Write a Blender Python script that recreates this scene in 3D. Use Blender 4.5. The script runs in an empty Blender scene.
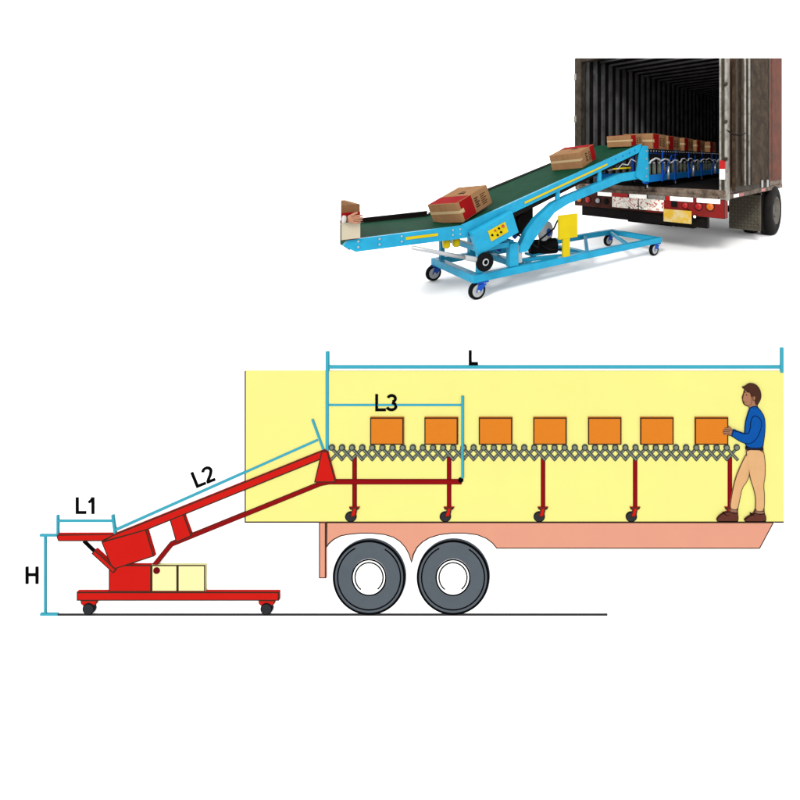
import bpy, bmesh, math, random
from mathutils import Vector, Matrix
random.seed(7)
C = bpy.context.scene.collection
PI = math.pi
H, F, PU, PV = 1.5, 418.0, 560.0, 159.0      # eye height, focal length and principal point (in 800-px units)
GAIN = 2.66                                   # how strongly the studio light lifts a surface

# ------------------------------------------------------------------ materials
def lin(c):
    c /= 255.0
    return c / 12.92 if c <= 0.04045 else ((c + 0.055) / 1.055) ** 2.4

def mat(name, rgb, rough=0.6, metal=0.0, var=0.0, scale=20.0, bump=0.0, k=None, spec=0.3, dirt_glare=None, dirt_glare_amt=0.5, dirt_glare_scale=4.0):
    g = GAIN if k is None else k
    base = tuple(min(0.9, lin(c) / g) for c in rgb)
    m = bpy.data.materials.new(name); m.use_nodes = True
    nt = m.node_tree; b = nt.nodes['Principled BSDF']
    b.inputs['Base Color'].default_value = (*base, 1)
    b.inputs['Roughness'].default_value = rough
    b.inputs['Metallic'].default_value = metal
    b.inputs['Specular IOR Level'].default_value = spec
    if var or bump or dirt_glare:
        tc = nt.nodes.new('ShaderNodeTexCoord')
        n = nt.nodes.new('ShaderNodeTexNoise'); n.inputs['Scale'].default_value = scale; n.inputs['Detail'].default_value = 6
        nt.links.new(tc.outputs['Object'], n.inputs['Vector'])
    last = None
    if var:
        r = nt.nodes.new('ShaderNodeValToRGB')
        r.color_ramp.elements[0].position = 0.3; r.color_ramp.elements[1].position = 0.7
        r.color_ramp.elements[0].color = tuple(c * (1 - var) for c in base) + (1,)
        r.color_ramp.elements[1].color = tuple(min(0.9, c * (1 + var)) for c in base) + (1,)
        nt.links.new(n.outputs['Fac'], r.inputs['Fac']); last = r.outputs['Color']
    if dirt_glare:
        d = nt.nodes.new('ShaderNodeTexNoise'); d.inputs['Scale'].default_value = dirt_glare_scale; d.inputs['Detail'].default_value = 10
        d.inputs['Roughness'].default_value = 0.7
        nt.links.new(tc.outputs['Object'], d.inputs['Vector'])
        r2 = nt.nodes.new('ShaderNodeValToRGB'); r2.color_ramp.elements[0].position = 0.45; r2.color_ramp.elements[1].position = 0.62
        nt.links.new(d.outputs['Fac'], r2.inputs['Fac'])
        mul = nt.nodes.new('ShaderNodeMath'); mul.operation = 'MULTIPLY'; mul.inputs[1].default_value = dirt_glare_amt
        nt.links.new(r2.outputs['Color'], mul.inputs[0])
        mx = nt.nodes.new('ShaderNodeMix'); mx.data_type = 'RGBA'
        nt.links.new(mul.outputs[0], mx.inputs['Factor'])
        if last: nt.links.new(last, mx.inputs['A'])
        else: mx.inputs['A'].default_value = (*base, 1)
        mx.inputs['B'].default_value = tuple(min(0.9, lin(c) / g) for c in dirt_glare) + (1,)
        last = mx.outputs['Result']
    if last: nt.links.new(last, b.inputs['Base Color'])
    if bump:
        bp = nt.nodes.new('ShaderNodeBump'); bp.inputs['Strength'].default_value = bump; bp.inputs['Distance'].default_value = 0.004
        nt.links.new(n.outputs['Fac'], bp.inputs['Height']); nt.links.new(bp.outputs['Normal'], b.inputs['Normal'])
    return m

M = {}
M['white'] = mat('white_paper', (255, 255, 255), 0.9, k=1.12, spec=0.05)
M['board'] = mat('white_board', (255, 255, 255), 0.9, k=1.62, spec=0.0)
M['yellow'] = mat('yellow_panel', (253, 247, 146), 0.75, var=0.02, scale=9, spec=0.0)
M['salmon'] = mat('salmon_paint', (236, 166, 140), 0.7, var=0.02, scale=12, spec=0.0)
M['red'] = mat('red_paint', (214, 34, 28), 0.6, var=0.03, scale=14, spec=0.0)
M['dkred'] = mat('dark_red_paint', (150, 22, 24), 0.6, var=0.04, scale=14, spec=0.0)
M['maroon'] = mat('maroon_paint', (112, 20, 26), 0.6, spec=0.0)
M['outline'] = mat('dark_outline', (66, 48, 38), 0.8, spec=0.0)
M['ink'] = mat('black_ink', (12, 12, 14), 0.8, spec=0.0)
M['orange'] = mat('orange_box', (230, 134, 42), 0.65, var=0.02, scale=15, spec=0.0)
M['pale'] = mat('pale_yellow', (254, 250, 182), 0.7, spec=0.0)
M['cyan'] = mat('cyan_line', (70, 178, 200), 0.7, var=0.03, scale=18, spec=0.0)
M['tyre_d'] = mat('grey_tyre', (96, 104, 112), 0.75, var=0.03, scale=30, spec=0.0)
M['rim_d'] = mat('white_rim', (255, 255, 255), 0.6, k=1.3, spec=0.0)
M['lattice'] = mat('grey_lattice', (130, 138, 125), 0.55, spec=0.0)
M['lattice_d'] = mat('dark_grey_lattice', (58, 63, 58), 0.6, spec=0.0)
M['castor_d'] = mat('castor_rubber', (52, 54, 58), 0.7, spec=0.0)
M['ground_line'] = mat('dark_ground_line', (62, 60, 62), 0.8, spec=0.0)
M['skin_d'] = mat('brown_skin', (178, 126, 96), 0.6, spec=0.0)
M['hair_d'] = mat('brown_hair', (80, 50, 40), 0.7, spec=0.0)
M['shirt_d'] = mat('blue_shirt', (20, 88, 172), 0.75, var=0.04, scale=60, spec=0.0)
M['trous_d'] = mat('tan_trousers', (232, 182, 130), 0.75, var=0.03, scale=60, spec=0.0)
M['shoe_d'] = mat('brown_shoe', (102, 58, 48), 0.55, spec=0.0)
M['sock_d'] = mat('taupe_sock', (150, 112, 92), 0.8, spec=0.0)
M['belt_d'] = mat('dark_belt', (40, 40, 56), 0.6, spec=0.0)
# the photographed machine
M['blue'] = mat('bright_blue_paint', (46, 196, 244), 0.35, var=0.05, scale=6, spec=0.080, dirt_glare=(30, 120, 165), dirt_glare_amt=0.22, dirt_glare_scale=5)
M['blue_d'] = mat('deep_blue_paint', (24, 84, 190), 0.4, k=1.9, var=0.06, scale=8, spec=0.080)
M['blue_m'] = mat('mid_blue_paint', (22, 118, 196), 0.4, k=1.7, var=0.06, scale=8, spec=0.080)
M['green'] = mat('green_belt', (16, 80, 54), 0.7, k=2.9, var=0.14, scale=7, spec=0.032, bump=0.15)
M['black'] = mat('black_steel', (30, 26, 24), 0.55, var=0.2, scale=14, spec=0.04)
M['rubber'] = mat('black_rubber', (24, 24, 26), 0.75, var=0.15, scale=20, spec=0.04)
M['chrome'] = mat('bright_steel', (225, 228, 232), 0.3, 0.5, var=0.05, spec=0.5)
M['ywl'] = mat('yellow_enamel', (255, 226, 10), 0.45, var=0.04, scale=8, spec=0.064)
M['hub'] = mat('pale_hub', (215, 218, 220), 0.45, spec=0.064)
M['redbtn'] = mat('red_button', (225, 25, 20), 0.35, spec=0.5)
M['kraft'] = mat('kraft_card', (186, 140, 98), 0.8, var=0.06, scale=10, spec=0.016, dirt_glare=(150, 105, 70), dirt_glare_amt=0.3, dirt_glare_scale=6)
M['kraft_in'] = mat('kraft_card_dark_brown', (150, 106, 72), 0.8, var=0.06, scale=10, spec=0.016)  # darker kraft brown for the seams and the low-end carton
M['cream'] = mat('cream_card', (240, 228, 200), 0.8, var=0.04, scale=10, spec=0.016)
M['tape'] = mat('packing_tape', (226, 198, 150), 0.35, spec=0.064)
M['cred'] = mat('carton_red', (178, 24, 28), 0.7, var=0.08, scale=9, spec=0.024)
M['cprint'] = mat('carton_print', (70, 44, 32), 0.8, spec=0.016)
M['skin'] = mat('skin', (222, 160, 128), 0.5, var=0.08, scale=25, spec=0.048)
M['sleeve'] = mat('pale_sleeve', (235, 230, 225), 0.8, spec=0.016)
M['tdark'] = mat('container_shaded_steel', (26, 25, 24), 0.6, 0.0, var=0.3, scale=5, dirt_glare=(52, 42, 34), dirt_glare_amt=0.5, spec=0.04)  # near-black colour stands for the unlit truck interior
M['trib'] = mat('container_rib_steel', (112, 114, 114), 0.5, 0.0, var=0.3, scale=6, dirt_glare=(40, 34, 30), dirt_glare_amt=0.6, dirt_glare_scale=3, spec=0.04)
M['tpost'] = mat('grey_post', (198, 194, 184), 0.5, 0.1, var=0.1, scale=9, dirt_glare=(96, 84, 70), dirt_glare_amt=0.6, dirt_glare_scale=6, spec=0.04)
M['tpostd'] = mat('grimy_post', (88, 80, 70), 0.6, 0.1, var=0.2, scale=9, dirt_glare=(50, 42, 34), dirt_glare_amt=0.7, dirt_glare_scale=5, spec=0.04)
M['tdoor'] = mat('grimy_brown_door', (66, 52, 40), 0.65, 0.0, var=0.25, scale=4, dirt_glare=(104, 86, 66), dirt_glare_amt=0.75, dirt_glare_scale=5, spec=0.04)
M['tside'] = mat('rust_red_side', (130, 64, 42), 0.6, 0.0, var=0.2, scale=4, dirt_glare=(84, 58, 42), dirt_glare_amt=0.8, dirt_glare_scale=3.5, spec=0.04)
M['tsill'] = mat('worn_highlit_sill', (152, 134, 118), 0.6, 0.0, var=0.25, scale=8, dirt_glare=(70, 50, 40), dirt_glare_amt=0.8, dirt_glare_scale=7, spec=0.04)  # worn steel, its colour lightened for the floor-edge highlight
M['tbump'] = mat('red_bumper_flash_lit', (168, 42, 40), 0.5, 0.0, var=0.15, scale=6, dirt_glare=(92, 44, 38), dirt_glare_amt=0.55, dirt_glare_scale=3, spec=0.04)  # right half of the bumper, flash light put into its brighter red
M['tbumpd'] = mat('maroon_bumper_dim', (92, 48, 40), 0.6, 0.0, var=0.2, scale=6, dirt_glare=(52, 38, 32), dirt_glare_amt=0.6, dirt_glare_scale=4, spec=0.04)  # left half of the same bumper, coloured dimmer away from the flash
M['strip'] = mat('white_reflector', (255, 250, 240), 0.25, k=1.2, spec=0.6)
M['stripr'] = mat('red_reflector', (220, 40, 38), 0.25, spec=0.096)
M['lampred'] = mat('red_lens', (205, 26, 24), 0.2, spec=0.25)
M['lampor'] = mat('orange_lens', (246, 130, 30), 0.2, spec=0.25)
M['plate_y'] = mat('yellow_plate', (255, 206, 70), 0.35, spec=0.064, dirt_glare=(255, 240, 190), dirt_glare_amt=0.8, dirt_glare_scale=6)  # pale blotches put blown-out glare into the plate's colour
M['flap'] = mat('grey_checker_plate', (118, 112, 98), 0.5, 0.1, var=0.2, scale=8, dirt_glare=(78, 70, 60), dirt_glare_amt=0.5, spec=0.04)
M['truckrub'] = mat('truck_rubber', (40, 37, 36), 0.75, var=0.2, scale=12, spec=0.04)
M['truckhub'] = mat('truck_hub', (136, 130, 124), 0.5, 0.1, var=0.2, scale=10, spec=0.04)
M['hose'] = mat('white_hose', (240, 242, 244), 0.4, spec=0.064)

def splatter():
    m = mat('stained_plate', (240, 232, 218), 0.5)
    nt = m.node_tree; b = nt.nodes['Principled BSDF']
    tc = nt.nodes.new('ShaderNodeTexCoord'); n = nt.nodes.new('ShaderNodeTexNoise')
    n.inputs['Scale'].default_value = 7; n.inputs['Detail'].default_value = 3; n.inputs['Distortion'].default_value = 1.6
    nt.links.new(tc.outputs['Object'], n.inputs['Vector'])
    r = nt.nodes.new('ShaderNodeValToRGB'); r.color_ramp.interpolation = 'CONSTANT'
    e = r.color_ramp.elements
    e[0].color = (0.03, 0.02, 0.02, 1); e[0].position = 0
    e[1].color = (0.62, 0.58, 0.5, 1); e[1].position = 0.36
    x = e.new(0.55); x.color = (0.3, 0.03, 0.025, 1)
    x = e.new(0.6); x.color = (0.6, 0.55, 0.48, 1)
    nt.links.new(n.outputs['Fac'], r.inputs['Fac']); nt.links.new(r.outputs['Color'], b.inputs['Base Color'])
    return m
M['splat'] = splatter()

# ------------------------------------------------------------------ mesh builder
class MB:
    def __init__(s): s.bm = bmesh.new(); s.mats = []
    def mi(s, m):
        if m not in s.mats: s.mats.append(m)
        return s.mats.index(m)
    def face(s, vs, m, smooth=False):
        try: f = s.bm.faces.new(vs)
        except ValueError: return None
        f.material_index = s.mi(m); f.smooth = smooth
        return f
    def hexa(s, p, m, bev=0.0):
        """p: 8 points, bottom ring of 4 then top ring of 4"""
        v = [s.bm.verts.new(q) for q in p]
        fs = []
        for ix in ((3, 2, 1, 0), (4, 5, 6, 7), (0, 1, 5, 4), (1, 2, 6, 5), (2, 3, 7, 6), (3, 0, 4, 7)):
            fs.append(s.face([v[i] for i in ix], m))
        if bev:
            es = list({e for f in fs for e in f.edges})
            bmesh.ops.bevel(s.bm, geom=es, offset=bev, segments=2, affect='EDGES', profile=0.6)
    def box(s, lo, hi, m, bev=0.0):
        (a, b, c), (d, e, f) = lo, hi
        s.hexa([(a, b, c), (d, b, c), (d, e, c), (a, e, c), (a, b, f), (d, b, f), (d, e, f), (a, e, f)], m, bev)
    def beam(s, p0, p1, w, h, m, bev=0.0, up=(0, 0, 1)):
        """rectangular bar from p0 to p1, width w sideways, height h"""
        p0, p1 = Vector(p0), Vector(p1); d = (p1 - p0).normalized(); up = Vector(up)
        sd = d.cross(up).normalized(); u = sd.cross(d).normalized()
        r = []
        for p in (p0, p1):
            r.append([p - sd * w / 2 - u * h / 2, p + sd * w / 2 - u * h / 2, p + sd * w / 2 + u * h / 2, p - sd * w / 2 + u * h / 2])
        s.hexa(r[0] + r[1], m, bev)
    def prism(s, poly, y0, y1, m):
        """poly of (x, z) extruded along y"""
        a = [s.bm.verts.new((x, y0, z)) for x, z in poly]; b = [s.bm.verts.new((x, y1, z)) for x, z in poly]
        n = len(poly)
        for i in range(n): s.face([a[i], a[(i + 1) % n], b[(i + 1) % n], b[i]], m)
        s.face(a[::-1], m); s.face(b, m)
    def cyl(s, p0, p1, r, m, n=20, r1=None, capm=None, smooth=True):
        p0, p1 = Vector(p0), Vector(p1); d = (p1 - p0).normalized()
        a = d.orthogonal().normalized(); b = d.cross(a); r1 = r if r1 is None else r1
        A = []; B = []
        for i in range(n):
            t = 2 * PI * i / n; o = a * math.cos(t) + b * math.sin(t)
            A.append(s.bm.verts.new(p0 + o * r)); B.append(s.bm.verts.new(p1 + o * r1))
        for i in range(n): s.face([A[i], A[(i + 1) % n], B[(i + 1) % n], B[i]], m, smooth)
        s.face(A[::-1], capm or m); s.face(B, capm or m)
    def lathe(s, p, axis, prof, n=28):
        """prof: list of (distance along axis, radius, material of the band to the next)"""
        p = Vector(p); d = Vector(axis).normalized(); a = d.orthogonal().normalized(); b = d.cross(a)
        rings = []
        for (t, r, _) in prof:
            rings.append([s.bm.verts.new(p + d * t + (a * math.cos(2 * PI * i / n) + b * math.sin(2 * PI * i / n)) * max(r, 1e-5)) for i in range(n)])
        for k in range(len(prof) - 1):
            for i in range(n):
                s.face([rings[k][i], rings[k][(i + 1) % n], rings[k + 1][(i + 1) % n], rings[k + 1][i]], prof[k][2], True)
        s.face(rings[0][::-1], prof[0][2]); s.face(rings[-1], prof[-2][2])
    def tube(s, pts, r, m, n=8):
        pts = [Vector(p) for p in pts]; prev = None
        for i, p in enumerate(pts):
            d = (pts[min(i + 1, len(pts) - 1)] - pts[max(i - 1, 0)]).normalized()
            a = d.cross(Vector((0.13, 0.2, 0.97))).normalized(); b = d.cross(a)
            ring = [s.bm.verts.new(p + (a * math.cos(2 * PI * k / n) + b * math.sin(2 * PI * k / n)) * r) for k in range(n)]
            if prev:
                for k in range(n): s.face([prev[k], prev[(k + 1) % n], ring[(k + 1) % n], ring[k]], m, True)
            else: s.face(ring[::-1], m)
            prev = ring
        s.face(prev, m)
    def build(s, name, parent=None, off=(0, 0, 0), cut=None):
        bm = s.bm
        bmesh.ops.recalc_face_normals(bm, faces=bm.faces[:])
        for co, no in (cut or []):
            r = bmesh.ops.bisect_plane(bm, geom=bm.verts[:] + bm.edges[:] + bm.faces[:], plane_co=co, plane_no=no, clear_outer=True)
            ed = [e for e in r['geom_cut'] if isinstance(e, bmesh.types.BMEdge)]
            if ed: bmesh.ops.holes_fill(bm, edges=ed, sides=0)
        if any(off): bmesh.ops.translate(bm, verts=bm.verts[:], vec=-Vector(off))
        me = bpy.data.meshes.new(name); bm.to_mesh(me); bm.free()
        for m in s.mats: me.materials.append(M[m] if isinstance(m, str) else m)
        o = bpy.data.objects.new(name, me); C.objects.link(o)
        if parent: o.parent = parent
        return o

def tag(o, label, cat, group=None):
    o['label'] = label; o['category'] = cat
    if group: o['group'] = group
    return o
def thing(name, label, cat, loc=(0, 0, 0), rz=0.0, group=None):
    o = bpy.data.objects.new(name, None); C.objects.link(o)
    o.location = loc; o.rotation_euler = (0, 0, rz); o.empty_display_size = 0.05
    return tag(o, label, cat, group)

# ------------------------------------------------------------------ setting: white sweep and the board that carries the diagram
DS = 0.56                                     # relief depth
YB = 0.95                                     # the board's face
b = MB()
prof = [(-6, 0), (24, 0)] + [(24 + 4 * math.sin(t * PI / 16), 4 - 4 * math.cos(t * PI / 16)) for t in range(1, 9)] + [(28, 22)]
for i in range(len(prof) - 1):
    (y0, z0), (y1, z1) = prof[i], prof[i + 1]
    b.face([b.bm.verts.new(p) for p in ((-45, y0, z0), (45, y0, z0), (45, y1, z1), (-45, y1, z1))], 'white', True)
o = b.build('backdrop'); o['kind'] = 'structure'
b = MB(); b.box((-1.7, YB, 0), (1.1, YB + 0.03, 1.118), 'board', 0.003)
o = b.build('backdrop_board'); o['kind'] = 'structure'

# ------------------------------------------------------------------ diagram helpers (relief pieces fixed to the board)
def B(u, v, d):
    Y = YB - d
    return ((u - PU) / F * Y, H - (v - PV) / F * Y)
PXM = YB / F                                  # metres per photo pixel on the board

def area(p): return sum(p[i][0] * p[(i + 1) % len(p)][1] - p[(i + 1) % len(p)][0] * p[i][1] for i in range(len(p))) / 2
def inset(poly, w):
    n = len(poly); sg = 1 if area(poly) > 0 else -1; out = []
    for i in range(n):
        p0, p1, p2 = Vector(poly[i - 1]), Vector(poly[i]), Vector(poly[(i + 1) % n])
        a = (p1 - p0); c = (p2 - p1)
        if a.length < 1e-9 or c.length < 1e-9: out.append(tuple(p1)); continue
        a.normalize(); c.normalize()
        n1 = Vector((-a.y, a.x)) * sg; n2 = Vector((-c.y, c.x)) * sg
        m = n1 + n2
        if m.length < 0.35: m = n1
        m = m.normalized(); k = w / max(0.45, m.dot(n1))
        out.append(tuple(p1 + m * k))
    return out
def smooth(pts, it=2, closed=True):
    for _ in range(it):
        q = []
        n = len(pts)
        for i in range(n if closed else n - 1):
            a, c = pts[i], pts[(i + 1) % n]
            q.append((a[0] * .75 + c[0] * .25, a[1] * .75 + c[1] * .25)); q.append((a[0] * .25 + c[0] * .75, a[1] * .25 + c[1] * .75))
        if not closed: q = [pts[0]] + q + [pts[-1]]
        pts = q
    return pts
def plate(b, px, d0, d1, m, edge=None, w=1.0, dome=0.0, side=None):
    """solid relief piece: px outline (photo px) from depth d0 to d1 off the board, with an edge line of w px"""
    d0 *= DS; d1 *= DS
    P = [B(u, v, d1) for u, v in px]
    if area(P) < 0: P = P[::-1]
    y0, y1 = YB - d0, YB - d1
    sm = side or m
    n = len(P); bm = b.bm
    ch = 0.00025 if edge else min(0.0009, (d1 - d0) * 0.4)
    A = [bm.verts.new((x, y0, z)) for x, z in P]; Bv = [bm.verts.new((x, y1 + ch, z)) for x, z in P]
    for i in range(n): b.face([A[i], A[(i + 1) % n], Bv[(i + 1) % n], Bv[i]], sm)
    b.face(A[::-1], sm)
    iw = w * PXM if edge else ch
    Q = inset(P, iw)
    Cv = [bm.verts.new((x, y1, z)) for x, z in Q]
    for i in range(n): b.face([Bv[i], Bv[(i + 1) % n], Cv[(i + 1) % n], Cv[i]], edge or m)
    if not dome:
        b.face(Cv, m)
    else:                                     # softly rounded front
        f = b.face(Cv, m); geom = [f]; xs = [p[0] for p in Q]; zs = [p[1] for p in Q]
        st = 1.3 * PXM
        new = [f]
        for ax, lo, hi in ((0, min(xs), max(xs)), (2, min(zs), max(zs))):
            t = lo + st * 0.51
            while t < hi:
                co = [0, 0, 0]; co[ax] = t; no = [0, 0, 0]; no[ax] = 1
                vs = {v for ff in new for v in ff.verts}; es = {e for ff in new for e in ff.edges}
                r = bmesh.ops.bisect_plane(bm, geom=list(vs) + list(es) + new, plane_co=co, plane_no=no)
                new = [g for g in r['geom'] if isinstance(g, bmesh.types.BMFace) and g.is_valid]
                t += st
        bmesh.ops.triangulate(bm, faces=new)
        ring = set(Cv)
        R = dome * 2.2
        qn = len(Q)
        for v in bm.verts:
            if abs(v.co.y - y1) < 1e-7 and v not in ring:
                if not any(ff.material_index == b.mi(m) for ff in v.link_faces): continue
                x, z = v.co.x, v.co.z; dm = 1e9
                for i in range(qn):
                    ax, az = Q[i]; cx, cz = Q[(i + 1) % qn]; ex, ez = cx - ax, cz - az; L = ex * ex + ez * ez
                    t = 0 if L < 1e-14 else max(0, min(1, ((x - ax) * ex + (z - az) * ez) / L))
                    dm = min(dm, math.hypot(x - ax - t * ex, z - az - t * ez))
                if dm > 1e-5:
                    q = min(1, dm / R); v.co.y -= dome * math.sqrt(1 - (1 - q) ** 2)
        for ff in bm.faces:
            if abs(ff.calc_center_median().y - y1) < dome + 1e-4 and ff.material_index == b.mi(m) and ff.normal.y != 1: ff.smooth = True
def rect(u0, v0, u1, v1): return [(u0, v0), (u1, v0), (u1, v1), (u0, v1)]
def circ(u, v, r, n=40, rv=None): return [(u + r * math.cos(2 * PI * i / n), v + (rv or r) * math.sin(2 * PI * i / n)) for i in range(n)]
def stroke(pts, w, cap=0.0):
    """outline of a polyline of width w px"""
    L = []; R = []; n = len(pts)
    for i in range(n):
        p = Vector(pts[i])
        d0 = (p - Vector(pts[i - 1])).normalized() if i else (Vector(pts[1]) - p).normalized()
        d1 = (Vector(pts[i + 1]) - p).normalized() if i < n - 1 else d0
        t = (d0 + d1).normalized(); nn = Vector((-t.y, t.x)); k = w / 2 / max(0.5, nn.dot(Vector((-d0.y, d0.x))))
        q = p - t * cap if i == 0 else (p + t * cap if i == n - 1 else p)
        L.append(tuple(q + nn * k)); R.append(tuple(q - nn * k))
    return L + R[::-1]
def bthing(name, label, cat, u, v, d=0.0, group=None):
    x, z = B(u, v, d); return thing(name, label, cat, (x, YB - d, z), 0, group)
def bpart(name, root, pieces, off=None):
    """pieces: list of (px, d0, d1, material, edge, w, dome)"""
    b = MB()
    for p in pieces: plate(b, *p)
    loc = Vector(root.location) if root else Vector((0, 0, 0))
    r = root
    o = b.build(name, root, loc if off is None else off)
    return o
def bsub(name, part, root, pieces):
    b = MB()
    for p in pieces: plate(b, *p)
    return b.build(name, part, root.location)
def bsolo(name, label, cat, pieces, group=None):
    b = MB()
    for p in pieces: plate(b, *p)
    us = [q[0] for p in pieces for q in p[0]]; vs = [q[1] for p in pieces for q in p[0]]
    x, z = B(sum(us) / len(us), max(vs), 0)
    o = b.build(name, None, (x, YB, z)); o.location = (x, YB, z)
    return tag(o, label, cat, group)

G = 0.0005
# ground line under trailer and conveyor
o = bsolo('ground', 'thin dark ground line', 'ground', [(rect(57, 614.2, 607.5, 616.2), 0, 0.003, 'ground_line')])
for k_ in ('label', 'category'): del o[k_]
o['kind'] = 'structure'

# trailer
tr = bthing('trailer', 'cutaway yellow trailer with salmon chassis on two big grey wheels', 'trailer', 411, 615)
bpart('body', tr, [(rect(245, 371, 784, 522.6), 0, 0.004, 'yellow')])
bpart('body_trim', tr, [([(244.5, 371), (245.7, 371), (245.7, 521.6), (319, 521.6), (319, 523), (244.5, 523)], 0.0035, 0.0046, 'outline')])
bpart('body_trim', tr, [(rect(774.5, 521.6, 784, 523), 0.0035, 0.0046, 'outline')])
z4 = lambda L: [(300 + x / 3.333, 500 + y / 3.333) for x, y in L]
arch = [(88, 160), (96, 148), (112, 134), (135, 122), (160, 117), (200, 113), (240, 113), (280, 117), (310, 126), (332, 140), (350, 160), (362, 183), (371, 212),
        (379, 183), (391, 160), (410, 141), (432, 128), (465, 118), (505, 113), (550, 113), (590, 118), (620, 130), (640, 145), (655, 163)]
chs = [(326.2, 522.0)] + z4(arch) + [(760, 549), (774.5, 522.0)]
bpart('chassis', tr, [(chs, 0, 0.0062, 'salmon', 'outline', 1.2, 0, 'outline')])
bpart('mudflap', tr, [(rect(318.8, 522.0, 326, 578.6), 0, 0.0066, 'salmon', 'outline', 1.2)])
for cu in (369.0, 453.0):
    w = bpart('wheel', tr, [(circ(cu, 577.6, 36.4, 64, 37.6), 0, 0.008, 'tyre_d', 'ink', 2.3)])
    arc = [(cu + 31.5 * math.cos(t), 577.6 + 32.5 * math.sin(t)) for t in [math.radians(a) for a in range(-60, 246, 8)]]
    bsub('sidewall_groove', w, tr, [(stroke(arc, 1.4), 0.0075, 0.0086, 'ink')])
    bsub('rim', w, tr, [(circ(cu, 577.6, 17.6, 48, 18.6), 0.0078, 0.0095, 'rim_d', 'ink', 1.6)])
    arc = [(cu + 14 * math.cos(t), 577.6 + 14.8 * math.sin(t)) for t in [math.radians(a) for a in range(125, 420, 8)]]
    bsub('hub_ring', w, tr, [(stroke(arc, 1.7), 0.009, 0.0100, 'lattice_d')])

# red loading conveyor
rc = bthing('loading_conveyor', 'red tilting loading conveyor on a low wheeled base, its boom reaching into the yellow trailer', 'conveyor', 178, 615)
for cu in (88.2, 266.2):
    br = bpart('caster', rc, [([(cu - 8, 600.5), (cu + 8.5, 600.5), (cu + 8, 604), (cu + 4.5, 606.5), (cu - 4.5, 606.5), (cu - 7.5, 604)], 0, 0.007, 'red', 'outline', 0.7)])
    bsub('wheel', br, rc, [(circ(cu, 609.3, 5.9, 28), 0, 0.009, 'castor_d', 'ink', 0.8)])
bpart('base', rc, [(rect(76.5, 592, 278.8, 600.9), 0, 0.009, 'red', 'outline', 1.2)])
bpart('pedestal', rc, [(rect(108.6, 565, 151.3, 592), 0, 0.008, 'red', 'outline', 1.2)])
bpart('counterweight', rc, [(rect(151.3, 565, 177.5, 592), 0, 0.0075, 'pale', 'outline', 1.2)])
bpart('counterweight', rc, [(rect(177.5, 565, 205.2, 592), 0, 0.0075, 'pale', 'outline', 1.2)])
bpart('lower_arm', rc, [(stroke([(154, 565.5), (170.6, 544.8), (320, 484), (330, 482)], 4.8), 0, 0.0065, 'dkred', 'outline', 0.6)])
bpart('level_arm', rc, [(rect(326, 479.4, 461.5, 484.6), 0.002, 0.0068, 'dkred', 'maroon', 0.7)])
bpart('arm_stop', rc, [(circ(460.6, 480.6, 2.6, 20), 0.003, 0.0085, 'ink')])
bpart('spacer', rc, [([(169.2, 519.2), (183.4, 513.5), (191.6, 536), (176, 543)], 0, 0.0078, 'red', 'outline', 1.2)])
bpart('boom', rc, [([(104, 541), (112, 535.2), (321.5, 450.6), (325, 449.6), (327.8, 451.2), (328, 455), (318, 460.8), (146, 530.5)], 0, 0.0085, 'red', 'outline', 1.25)])
bpart('hopper', rc, [([(101, 542), (146, 529.2), (154, 556.5), (112.5, 570)], 0, 0.0095, 'red', 'outline', 1.2)])
bpart('infeed_table', rc, [([(56.5, 537.5), (57.5, 534.6), (115, 534.4), (102, 541.4), (58, 541.4)], 0, 0.0090, 'red', 'outline', 1.2)])
bpart('head_bracket', rc, [([(321.4, 451), (327.4, 451), (336, 482.6), (314, 482.6)], 0, 0.0100, 'red', 'outline', 1.2)])
bpart('pivot', rc, [(circ(156.2, 571, 3.4, 24), 0, 0.0095, 'maroon')])
ps = bpart('piston', rc, [(stroke([(93, 551.8), (114.6, 571.6)], 5.2), 0, 0.0105, 'red', 'outline', 1.2)])
bsub('rod', ps, rc, [(stroke([(82.5, 541.8), (93.6, 552.6)], 1.7), 0, 0.0080, 'ink')])

# roller conveyor inside the yellow trailer
rl = bthing('roller_conveyor', 'grey expanding roller conveyor on five dark red legs inside the yellow trailer', 'conveyor', 542, 522, 0.004)
N = 41; pit = (737.0 - 331.5) / (N - 1)
for cu in (354.4, 449.0, 543.0, 635.2, 730.0):
    lg = bpart('leg', rl, [(rect(cu - 2.2, 457, cu + 2.2, 510), 0.0035, 0.0062, 'dkred', 'maroon', 0.9)])
    bsub('fork', lg, rl, [([(cu - 5.5, 507.4), (cu + 5.2, 507.4), (cu + 4, 509.8), (cu + 2.4, 510), (cu + 1, 517), (cu - 5, 517.5), (cu - 2.6, 510), (cu - 4.4, 509.8)], 0.0035, 0.0088, 'red', 'outline', 1.2)])
    bsub('wheel', lg, rl, [(circ(cu - 3.8, 517, 5.7, 26, 5.2), 0.0035, 0.0072, 'castor_d', 'ink', 0.8)])
bars = []
for i in range(N - 1):
    x0 = 331.5 + i * pit; x1 = x0 + pit
    bars.append((stroke([(x0 - .6, 460), (x1, 448.5)], 2.9, 0.8), 0.0035, 0.0066, 'lattice', 'lattice_d', 0.7))
    bars.append((stroke([(x0, 448.5), (x1 + .6, 460)], 2.9, 0.8), 0.0035, 0.0074, 'lattice', 'lattice_d', 0.7))
bpart('lattice', rl, bars)
for i in range(N):
    bpart('roller', rl, [(circ(331.5 + i * pit, 447.8, 3.1, 18), 0.0035, 0.0088, 'lattice', 'lattice_d', 1.0)])

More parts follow.
